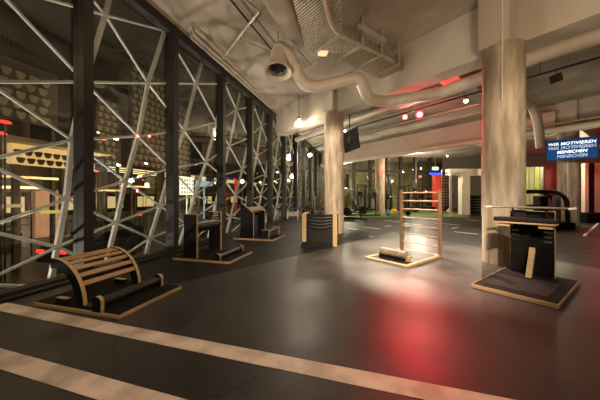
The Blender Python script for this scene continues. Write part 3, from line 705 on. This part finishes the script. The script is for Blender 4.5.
# weight racks
def rack(loc, rz, label, plates=True):
    r = thing('power_rack', label, 'weight rack', loc, rz, 'weight racks on the turf')
    for x in (-.6, .6):
        for y in (0, 1.1): MB().box((x - .04, y - .04, 0), (x + .04, y + .04, 2.4)).build('post', 'black_metal', r)
    MB().box((-.64, -.04, 2.4), (.64, .04, 2.48)).box((-.64, 1.06, 2.4), (.64, 1.14, 2.48)).box((-.64, .04, 2.4), (-.56, 1.06, 2.48)).box((.56, .04, 2.4), (.64, 1.06, 2.48)).build('top_frame', 'black_metal', r)
    MB().cyl((-1.1, -.1, 1.45), (1.1, -.1, 1.45), .016, n=10).build('barbell', 'chrome', r, True)
    if plates:
        for x in (-.95, -.85, .85, .95): MB().cyl((x - .03, -.1, 1.45), (x + .03, -.1, 1.45), .225, n=24).build('weight_plate', 'black_ply', r, True)
    MB().box((-.25, -.9, .38), (.25, .5, .46), bevel=.02).box((-.2, -.8, .0), (.2, -.74, .38)).box((-.2, .3, .0), (.2, .36, .38)).build('bench', 'pad', r)
    return r
k0 = rack(fl(397, 213), math.radians(15), 'black weight rack with loaded barbell just right of the second round column')
for x, y, a, lb in [(412, 211.5, 15, 'black weight rack seen through the left half of the wall bars'), (428, 211, 20, 'black weight rack seen through the right half of the wall bars'), (442, 210.5, 10, 'black weight rack by the red pillar')]:
    dup(k0, fl(x, y, .02), math.radians(a), lb)
for k, (x, y, m, rr) in enumerate([(394, 216.5, 'yellow', .28), (401, 216.5, 'blue', .2), (388, 216, 'blue', .17), (449, 213, 'white', .2), (408, 216, 'black_ply', .2)]):
    p = fl(x, y); o = MB().ball((0, 0, rr), rr, 18).build('exercise_ball', m, smooth=True); o.location = (p.x, p.y, .02)
    tag(o, ['large yellow exercise ball on the turf', 'blue exercise ball right of the yellow one', 'small blue ball left of the yellow one', 'white exercise ball by the red pillar', 'black ball on the turf behind the wall bars'][k], 'ball')
def tower(loc, rz, label):
    r = thing('cable_tower', label, 'exercise machine', loc, rz, 'cable towers at the back windows')
    MB().box((-.5, -.35, 0), (.5, .35, .1)).build('base_frame', 'black_metal', r)
    for x in (-.42, .42): MB().box((x - .05, -.05, .1), (x + .05, .05, 2.6)).build('upright', 'black_metal', r)
    MB().box((-.5, -.06, 2.6), (.5, .06, 2.7)).build('crossbar', 'black_metal', r)
    MB().box((-.2, -.12, .1), (.2, .12, 1.2)).build('weight_stack', 'grey', r)
    MB().cyl((-.42, -.4, 1.9), (-.42, .0, 2.3), .02, n=8).cyl((.42, -.4, 1.9), (.42, 0, 2.3), .02, n=8).build('cable', 'chrome', r)
    MB().cyl((-.5, -.4, 1.9), (.5, -.4, 1.9), .02, n=8).build('handle', 'chrome', r, True)
    return r
w0 = tower(P(10.3, 28.0, .02), math.radians(20), 'dark cable tower beside the second round column')
for l_, d_, lb in [(12.0, 27.6, 'dark cable tower behind the left post of the wall bars'), (8.0, 28.3, 'dark cable tower left of the second round column'), (6.4, 27.0, 'dark cable tower behind the cross trainers')]:
    dup(w0, P(l_, d_, .02), math.radians(20), lb)
for k, (x, y, d) in enumerate([(389, 180, 22.5), (416, 184, 21.8), (347, 181, 20)]):
    p = at(x, y, d); r = thing('punching_bag', 'black hanging punching bag ' + ['just right of the second round column', 'above the left half of the wall bars', 'right beside the middle column'][k], 'punching bag', p)
    MB().lathe([(0, .5), (.12, .5), (.19, .4), (.2, 0), (.19, -.45), (.12, -.52), (0, -.52)], n=18).build('bag', 'pad', r, True); MB().cyl((0, 0, .5), (0, 0, CEIL - p.z), .015, n=6).build('chain', 'grey', r)
for k in range(5):
    n_ = nb + 1.0 + k * 1.7
    pipe([nsp(n_, s_win(n_) + .3, 5.8 - .07 * (k % 2)), nsp(n_, min(8, s4 - 2.05), 5.8 - .07 * (k % 2))], .035 + .015 * (k % 2), 'thin straight pipe under the ceiling beyond the red spotlights, ' + ('closest to the big beam', 'second from the big beam', 'third from the big beam', 'fourth from the big beam', 'nearest the second beam')[k], rad=.1, n=8, group='ceiling pipes between the beams')
# red lit pillar with blue letters
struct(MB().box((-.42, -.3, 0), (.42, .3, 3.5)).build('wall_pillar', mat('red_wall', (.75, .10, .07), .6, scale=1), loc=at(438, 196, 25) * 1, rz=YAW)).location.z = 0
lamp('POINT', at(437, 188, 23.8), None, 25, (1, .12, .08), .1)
bs = thing('letter_sign', 'small blue glowing letter strip on top of the red pillar', 'sign', at(436.5, 174, 25) * Vector((1, 1, 0)).length ** 0, YAW)
bs.location.z = 3.651
MB().box((-.75, 0, -.15), (.75, .05, .15)).build('housing', 'black_metal', bs)
b = MB()
for k in range(7):
    x = -.66 + k * .19; b.box((x, -.01, -.09), (x + .04, -.003, .09)).box((x + .04, -.01, .05), (x + .11, -.003, .09))
    if k % 2: b.box((x + .04, -.01, -.09), (x + .11, -.003, -.05))
    else: b.box((x + .09, -.01, -.09), (x + .12, -.003, .05))
b.build('lettering', 'e_blue', bs)
# white arch, white column block, counter
ar = thing('white_arch', 'white steel arch frame standing by the pale entrance', 'frame', fl(455.5, 217), YAW)
MB().tube(rounded([(-.35, 0, 0), (-.35, 0, 3.0), (.55, 0, 3.15), (.55, 0, 2.4)], .15), .09, 10).build('hoop', 'white', ar, True)
b = MB()
for k in range(14): b.box((-.9, .1, .5 + k * .2), (-.45, .14, .58 + k * .2))
b.box((-.92, .08, 0), (-.86, .16, 3.4)); b.build('louvre', 'black_metal', ar)
en = thing('entrance_portal', 'white framed entrance portal left of the large column', 'portal', fl(466, 215), YAW)
MB().box((-.32, 0, 0), (.32, .5, 3.1)).build('pier', 'white', en); MB().box((-1.3, -.05, 3.1), (3.2, .6, 3.65)).build('lintel', 'white', en)
MB().box((2.2, 0, 0), (2.5, .5, 3.1)).build('pier', 'white', en)
MB().box((-.9, -.06, 3.3), (-.1, -.051, 3.4)).build('lettering', 'grey', en); MB().prism([(-1.15, 3.28), (-.98, 3.28), (-1.065, 3.42)], -.06, -.051, 'Y').build('logo', 'grey', en)
ct = thing('reception_counter', 'black striped counter left of the large column', 'counter', fl(476, 213.5), YAW)
MB().box((-.9, 0, 0), (1.2, .7, 1.5)).build('body', 'black_ply', ct); MB().box((-.95, -.05, 1.5), (1.25, .75, 1.56)).build('counter_top', 'pad', ct)
b = MB()
for k in range(5): b.box((-.85, -.012, .25 + k * .24), (1.15, -.002, .27 + k * .24))
b.build('trim_line', 'grey', ct)
# right side: olive panels, dark red glazed room, machine, curtains
def screenwall(x0, x1, y0, y1, d, name, m, label, cat):
    a, c = at(x0, y0, d), at(x1, y1, d); b = MB(); wdt = (a - Vector((c.x, c.y, a.z))).length
    b.box((0, 0, 0), (wdt, .15, a.z)); o = b.build(name, m, loc=(a.x, a.y, 0), rz=YAW); return tag(o, label, cat)
for k in range(4):
    screenwall(524 + k * 5.4, 528.6 + k * 5.4, 167, 200, 17.2, 'wall_panel', ('olive', 'pale', 'olive', 'pale')[k], ('olive', 'pale', 'olive', 'pale')[k] + (' tall panel next to the large column', ' tall panel second right of the large column', ' tall panel third right of the large column', ' tall panel beside the dark red room')[k], 'panel')
screenwall(545.5, 561, 166, 200, 16.8, 'room_divider', mat('dark_red_glass', (.16, .01, .02), .15, scale=2), 'dark red glossy divider left of the column with the screen', 'divider')
lamp('POINT', P(15, 15.2, 2.9), None, 120, (.95, 1, .55), .2)
lamp('POINT', P(13.6, 15.8, 2.5), None, 30, (1, .95, .6), .2)
p = fl(556, 226)
lg = thing('leg_press', 'big black curved exercise machine right of the large column', 'exercise machine', fl(538, 229), YAW)
MB().box((-1.3, -.2, 0), (1.5, .8, .3)).build('base_frame', 'black_ply', lg)
MB().tube(rounded([(-1.5, 0, 1.7), (.8, 0, 1.7), (1.3, 0, 1.4), (1.35, 0, .3)], .4), .09, 12).tube(rounded([(-1.5, .6, 1.7), (.8, .6, 1.7), (1.3, .6, 1.4), (1.35, .6, .3)], .4), .09, 12).build('curved_frame', 'pad', lg, True)
MB().box((-1.4, .05, .9), (.2, .5, 1.1), bevel=.03).build('seat', 'pad', lg); MB().box((.2, .1, .3), (.6, .5, 1.5), bevel=.04).build('weight_stack', 'black_metal', lg)
MB().box((.75, -.1, .3), (.95, .1, 1.5)).build('handle', 'grey', lg)
for k in range(5):
    d = 15.0; p = at(585 + k * 5.5, 196, d); b = MB()
    pol = []
    for i in range(24): a = 2 * PI * i / 24; rr = .15 * (1 + .08 * math.cos(6 * a)); pol.append((rr * math.cos(a), rr * math.sin(a)))
    b.prism(pol, .55, 3.4, 'Z'); o = b.build('boxing_bag' if False else 'curtain', 'curtain' if k != 1 else 'black_metal', smooth=True); o.location = (p.x, p.y, 0)
    tag(o, ['pale pleated curtain roll closest to the column with the screen', 'black pleated curtain roll among the pale ones', 'pale pleated curtain roll just right of the black one', 'second pleated curtain roll right of the black one', 'last pleated curtain roll at the picture edge'][k], 'curtain')
lamp('POINT', at(598, 180, 13.6), None, 45, (1, .06, .05), .2)
p = at(592, 226, 14.6)
o = MB().box((-.6, -.3, 0), (1.8, .5, .56), bevel=.02).build('storage_box', 'black_ply', loc=(p.x, p.y, 0), rz=YAW); tag(o, 'low black box standing under the curtain rolls', 'box')
# spinning bikes near the far windows
def bike(loc, rz, label, m):
    r = thing('spin_bike', label, 'exercise bike', loc, rz, 'spin bikes by the far windows')
    MB().box((-.55, -.25, 0), (-.47, .25, .07)).box((.47, -.25, 0), (.55, .25, .07)).build('base_frame', 'black_metal', r)
    MB().cyl((.35, -.04, .42), (.35, .04, .42), .24, n=24).build('flywheel', 'black_metal', r, True)
    MB().tube([(-.5, 0, .05), (-.1, 0, .55), (.35, 0, .42), (.5, 0, .05)], .035, 8).tube([(-.1, 0, .55), (-.3, 0, 1.0)], .03, 8).tube([(.35, 0, .42), (.45, 0, 1.15)], .03, 8).build('frame', m, r, True)
    MB().ball((-.32, 0, 1.03), .13, 12, (1.2, .7, .35)).build('seat', 'pad', r, True)
    MB().tube([(.3, -.22, 1.22), (.46, -.2, 1.15), (.46, .2, 1.15), (.3, .22, 1.22)], .02, 8).build('handlebar', 'black_metal', r, True)
    return r
b0 = bike(fl(311, 217), math.radians(80), 'red-framed spin bike just left of the middle column', 'red')
dup(b0, fl(320, 214), math.radians(95), 'spin bike behind the red one, against the middle column')
dup(b0, fl(303, 212.5), math.radians(60), 'spin bike furthest along the window row')
for k, (x, y, m, h) in enumerate([(298.5, 214, 'blue', 1.1), (315, 212, 'grey', 1.3)]):
    o = MB().lathe([(0, 0), (.2, 0), (.2, .05), (.05, .1), (.05, h), (.12, h + .05), (.12, h + .12), (0, h + .15)], n=16).build('stand', m, smooth=True, loc=fl(x, y)); tag(o, ('blue slim stand by the far windows', 'grey slim stand left of the middle column')[k], 'stand')

# ================================================================== outside: night street and buildings
GZ = -1.6
b = MB(); b.box((-90, -30, GZ - .2), (WX - .9, 110, GZ)); struct(b.build('ground', 'asphalt'))
struct(MB().box((-6.9, -4, GZ), (WX - .13, 40, -.31)).build('wall_plinth', 'facade'))
def cellwall(Y0_, Y1_, Z0_, Z1_, X, label, cell='cell', back='facade', cs=.42, dens=1.0):
    r = thing('patterned_facade', label, 'facade', (X, Y0_, Z0_))
    MB().box((-.3, 0, 0), (0, Y1_ - Y0_, Z1_ - Z0_)).build('back_wall', back, r)
    for q in (.1, Y1_ - Y0_ - .3): MB().box((-.28, q, GZ - Z0_), (-.08, q + .2, 0)).build('support_post', 'facade', r)
    b = MB(); ny = int((Y1_ - Y0_) / cs); nz = int((Z1_ - Z0_) / (cs * .95))
    for j in range(nz):
        for i in range(ny):
            if random.random() > dens: continue
            y = (i + .5 + (.0 if j % 2 else .25)) * cs; z = (j + .5) * cs * .95; q = cs * .40
            if y + q > Y1_ - Y0_: continue
            b.prism([(y - q, z + q * .55), (y - q * .75, z + q * .85), (y + q * .75, z + q * .85), (y + q, z + q * .5), (y + q * .45, z - q * .75), (y - q * .1, z - q * .9), (y - q * .6, z - q * .6)], .0, .08, 'X')
    o = b.build('cells', cell, r); o['kind'] = 'stuff'; return r
def Yz(x, y, X): p = wl(x, y, X); return p.y, p.z
def cw(x0, x1, ytop, ybot, X, label, **k):
    a = wl(x0, ytop, X); c = wl(x1, ytop, X); m_ = wl((x0 + x1) / 2, ybot, X); t_ = wl((x0 + x1) / 2, ytop, X)
    return cellwall(a.y, c.y, m_.z, t_.z, X, label, **k)
cw(-40, 58, 57, 118, -20, 'pale cell-patterned facade high on the building across the street', cs=.62)
cw(96, 121, 100, 166, -22, 'tall cell-patterned facade strip behind the second window', cs=.6)
cw(131, 166, 68, 168, -24, 'taller cell-patterned facade strip beside the window mullion', cs=.75)
cw(178, 191, 105, 176, -26, 'narrow cell-patterned facade strip behind the third window', cs=.8)
cw(207, 214, 118, 182, -28, 'slim dark cell-patterned facade strip at the edge of the third window', cs=.9)
lamp('AREA', (-14, 11, 1.5), (-20, 11, 7.5), 260, WARM, 2.0)
lamp('AREA', (-15, 19, 1.0), (-23, 19, 5), 260, WARM, 2.0)
lamp('AREA', (-16, 28, 1.0), (-26, 28, 6), 300, WARM, 2.0)
# open market hall, lit from below its roof
hb = thing('market_hall', 'low lit hall with glowing ceiling across the street', 'building', (-46, 4, GZ))
MB().box((0, 0, 0), (.3, 90, 8.6)).build('back_wall', 'facade', hb)
MB().box((0, 0, 7.6), (11, 90, 8.6)).build('roof', 'facade', hb); MB().box((0, 0, 0), (11, 90, .15)).build('floor_slab', 'asphalt', hb)
MB().box((.3, 0, 3.6), (8, 90, 4.0)).build('gallery', 'cell', hb)
for k in range(9): MB().box((10.0, 2 + k * 10.3, .15), (10.9, 2.9 + k * 10.3, 7.6)).build('pillar', 'cell', hb)
for j in range(3):
    MB().box((2 + j * 3.2, 1, 7.4), (2.25 + j * 3.2, 89, 7.5)).build('strip_lamp', 'e_strip', hb)
for k in range(12):
    MB().box((.31, 1.5 + k * 7.3, .9), (.36, 5.6 + k * 7.3, 3.0)).build('shop_window', 'e_city', hb)
for k in range(5): MB().box((9.4, 3 + k * 17, 4.0), (9.5, 17 + k * 17, 4.9)).build('railing', 'grey', hb)
lamp('AREA', (-39, 20, 5.4), (-39, 20, 0), 450, (1, .8, .5), 3); lamp('AREA', (-39, 50, 5.4), (-39, 50, 0), 700, (1, .8, .5), 3)
for y in (2.2, 5.4, 9.0, 13.0, 18.0, 24.0):      # unseen uplights added to brighten the white lattice
    lamp('SPOT', (-9.0, y, -.9), (-5.75, y + .3, 1.5), 1300, (1, .95, .90), .1, 100, .8)
# canopy lit from below, lit perforated fascia
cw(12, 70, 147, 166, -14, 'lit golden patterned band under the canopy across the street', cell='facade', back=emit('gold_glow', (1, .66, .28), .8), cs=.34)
p = wl(38, 140, -14.5)
cn = MB(); cn.box((-2.5, -2.6, -.35), (1.2, 2.6, -.2)); o = cn.build('street_canopy', 'cell', loc=(p.x, p.y, p.z)); tag(o, 'beige flat canopy above the golden patterned band', 'canopy')
MB().box((-.3, -2.4, -p.z + GZ), (-.1, -2.2, -.35)).box((-.3, 2.2, -p.z + GZ), (-.1, 2.4, -.35)).build('canopy_post', 'grey', o)
# warm pillar, yellow-green strip
p = wl(46.5, 210, -24); tag(MB().box((-.3, -.85, GZ), (.3, .85, 1.9)).build('warm_pillar', emit('pillar_glow', (1, .55, .32), .22), loc=(p.x, p.y, 0)), 'warm glowing square pillar on the street', 'pillar')  # light falling on the pillar is put into its colour as a glow
for k, (x0, x1, y, X, m) in enumerate([(40, 66, 212.5, -12, 'e_olive'), (-30, 22, 207, -12, 'e_dash'), (92, 122, 190, -18, 'e_city'), (0, 40, 187, -17, 'e_strip'), (120, 150, 186, -19, 'e_city'), (0, 60, 176, -17, 'e_city')]):
    if m == 'e_olive': M[m] = emit('olive_strip', (.6, .62, .15), .8)
    if m == 'e_dash': M[m] = emit('dim_strip', (.55, .42, .25), .6)
    a = wl(x0, y, X); c = wl(x1, y, X)
    o = MB().bar((X, a.y, a.z), (X, c.y, a.z), .05, .12).build('street_light_bar', m); MB().bar((X - .1, (a.y + c.y) / 2, GZ), (X - .1, (a.y + c.y) / 2, a.z), .06, .06).build('post', 'black_metal', o)
    tag(o, ['olive glowing light bar near the warm pillar', 'dim light bar low at the picture edge', 'amber light bar behind the second window', 'bright amber light bar at the picture edge', 'amber light bar left of the second mullion', 'upper amber light bar at the picture edge'][k], 'light')
for k, (x, y, X, m) in enumerate([(118, 165, -16, 'e_white'), (146, 163.5, -20, 'e_white'), (104, 139.5, -15, 'e_rear'), (116, 139, -15, 'e_white'), (230, 146, -30, 'e_white'), (196, 164.5, -24, 'e_white'), (140, 215, -12, 'e_rear'), (96, 171, -15, 'e_rear'), (143, 180, -19, 'e_rear'), (5, 122, -10, 'e_rear'), (1, 133, -11, 'e_rear'), (215, 183, -24, 'e_white'), (245, 172, -32, 'e_white')]):
    p = wl(x, y, X); r = thing('street_lamp', ['round white street lamp', 'red glowing street lamp'][m == 'e_rear'] + ' seen through the ' + ('first', 'second', 'third', 'fourth')[0 if x < 75 else 1 if x < 167 else 2 if x < 217 else 3] + ' window, ' + ['below the pattern strip', 'by the tall pattern strip', 'high on its left', 'beside the high red one', 'over the far trees', 'at mid height', 'low over the road', 'at left mid height', 'by the far hall', 'upper one', 'lower one', 'near the awning', 'far off'][k], 'street lamp', p)
    MB().ball((0, 0, 0), .07, 10, (1, 2.2, .7)).build('bulb', m, r, True); MB().cyl((0, 0, 0), (0, 0, GZ - p.z), .025, n=6).build('pole', 'black_metal', r)
p = wl(187, 186, -20)
tag(MB().box((-.1, -1.1, -1.0), (0, 1.1, 1.0)).box((-.08, -.05, GZ - p.z), (-.02, .05, -1.0)).build('billboard', 'e_panel', loc=p), 'white lit board behind the third window', 'billboard')
r_ = MB()
for i in range(5):
    for j in range(4): r_.prism([(-.9 + i * .42, -.8 + j * .45), (-.65 + i * .42, -.8 + j * .45), (-.78 + i * .42, -.5 + j * .45)], .001, .01, 'X')
tag(r_.build('billboard_print', 'facade', loc=p), 'dark triangle pattern mounted on the white lit board', 'print')
p = wl(204, 184, -22)
tag(MB().prism([(-1.9, -.5), (1.9, -.2), (1.9, .35), (-1.5, .5)], -.1, .1, 'X').box((-.08, -.05, GZ - p.z), (.08, .05, -.4)).build('street_awning', 'e_awning', loc=p), 'light blue lit awning behind the third window', 'awning')
p = wl(236, 186, -24)
tag(MB().box((-.1, -.35, -1.4), (.1, .35, 1.3)).box((-.05, -.05, GZ - p.z), (.05, .05, -1.4)).build('glass_reflection', emit('red_reflection', (.9, .06, .05), .7), loc=p), 'upright red glowing stand-in for a reflection, seen behind the fourth window', 'reflection')  # glowing shape painted in for the red pillar's reflection in the glass
# cars
def car(loc, rz, label, lamps='e_cyan'):
    r = thing('car', label, 'car', loc, rz, 'cars parked outside')
    prof = [(-2.1, .3), (-2.15, .75), (-1.9, .95), (-1.2, 1.0), (-.7, 1.42), (.7, 1.45), (1.35, 1.02), (2.0, .9), (2.15, .6), (2.1, .3)]
    MB().prism(prof, -.85, .85).build('body', 'carpaint', r)
    MB().prism([(-1.05, 1.0), (-.65, 1.36), (.65, 1.38), (1.15, 1.02)], -.86, .86).build('side_window', 'carglass', r)
    for x in (-1.35, 1.35):
        for y in (-.8, .8): MB().cyl((x, y - .1, .33), (x, y + .1, .33), .33, n=18).build('wheel', 'black_metal', r, True)
    for y in (-.6, .6):
        MB().box((2.08, y - .16, .62), (2.17, y + .16, .76)).build('headlight', lamps, r); MB().box((-2.18, y - .16, .7), (-2.1, y + .16, .84)).build('tail_light', 'e_rear', r)
    return r
c0 = car((-13, 9.8, GZ), math.radians(95), 'dark car parked outside the second window')
dup(c0, (-17, 13.5, GZ), math.radians(-80), 'dark car further out beyond the second window')
dup(c0, (-12.0, 19, GZ), math.radians(90), 'dark car parked outside the third window')
dup(c0, (-15.0, 30, GZ), math.radians(85), 'dark car parked outside the fourth window')
dup(c0, (-22, 9.0, GZ), math.radians(-85), 'dark car passing outside the first window')
# trees outside far windows
for k, (x, y, X, R_) in enumerate([(244, 165, -26, 2.0), (259, 168, -24, 1.8), (277, 168, -22, 1.8)]):
    p = wl(x, y, X); r = thing('street_tree', ['dark street tree behind the fourth window', 'dark street tree behind the fifth window', 'dark street tree behind the sixth window'][k], 'tree', (p.x, p.y, GZ))
    b = MB()
    for i in range(420):
        a = random.uniform(0, 2 * PI); u = random.uniform(-1, 1); q = R_ * random.random() ** .4; s = math.sqrt(1 - u * u)
        c = Vector((q * s * math.cos(a), q * s * math.sin(a), p.z - GZ + q * u * .8)); b.prism([(-.16, 0), (0, -.1), (.2, .02), (0, .12)], 0, .01, 'Z', Matrix.Translation(c) @ Matrix.Rotation(a, 4, 'Z') @ Matrix.Rotation(u * 2, 4, 'X'))
    o = b.build('foliage', mat('leaf', (.10, .09, .04), .6, scale=3), r); MB().cyl((0, 0, 0), (0, 0, p.z - GZ), .15, .07, n=10).build('tree_trunk', 'facade', r, True)
lamp('AREA', (-9, 6, 4.0), (-10, 6, GZ), 60, WARM, 1.5); lamp('AREA', (-9.5, 16, 4.0), (-11, 16, GZ), 80, WARM, 1.5)
lamp('AREA', (-7.5, 2.5, 5.0), (-8, 3.5, GZ), 60, WARM, 1.0)
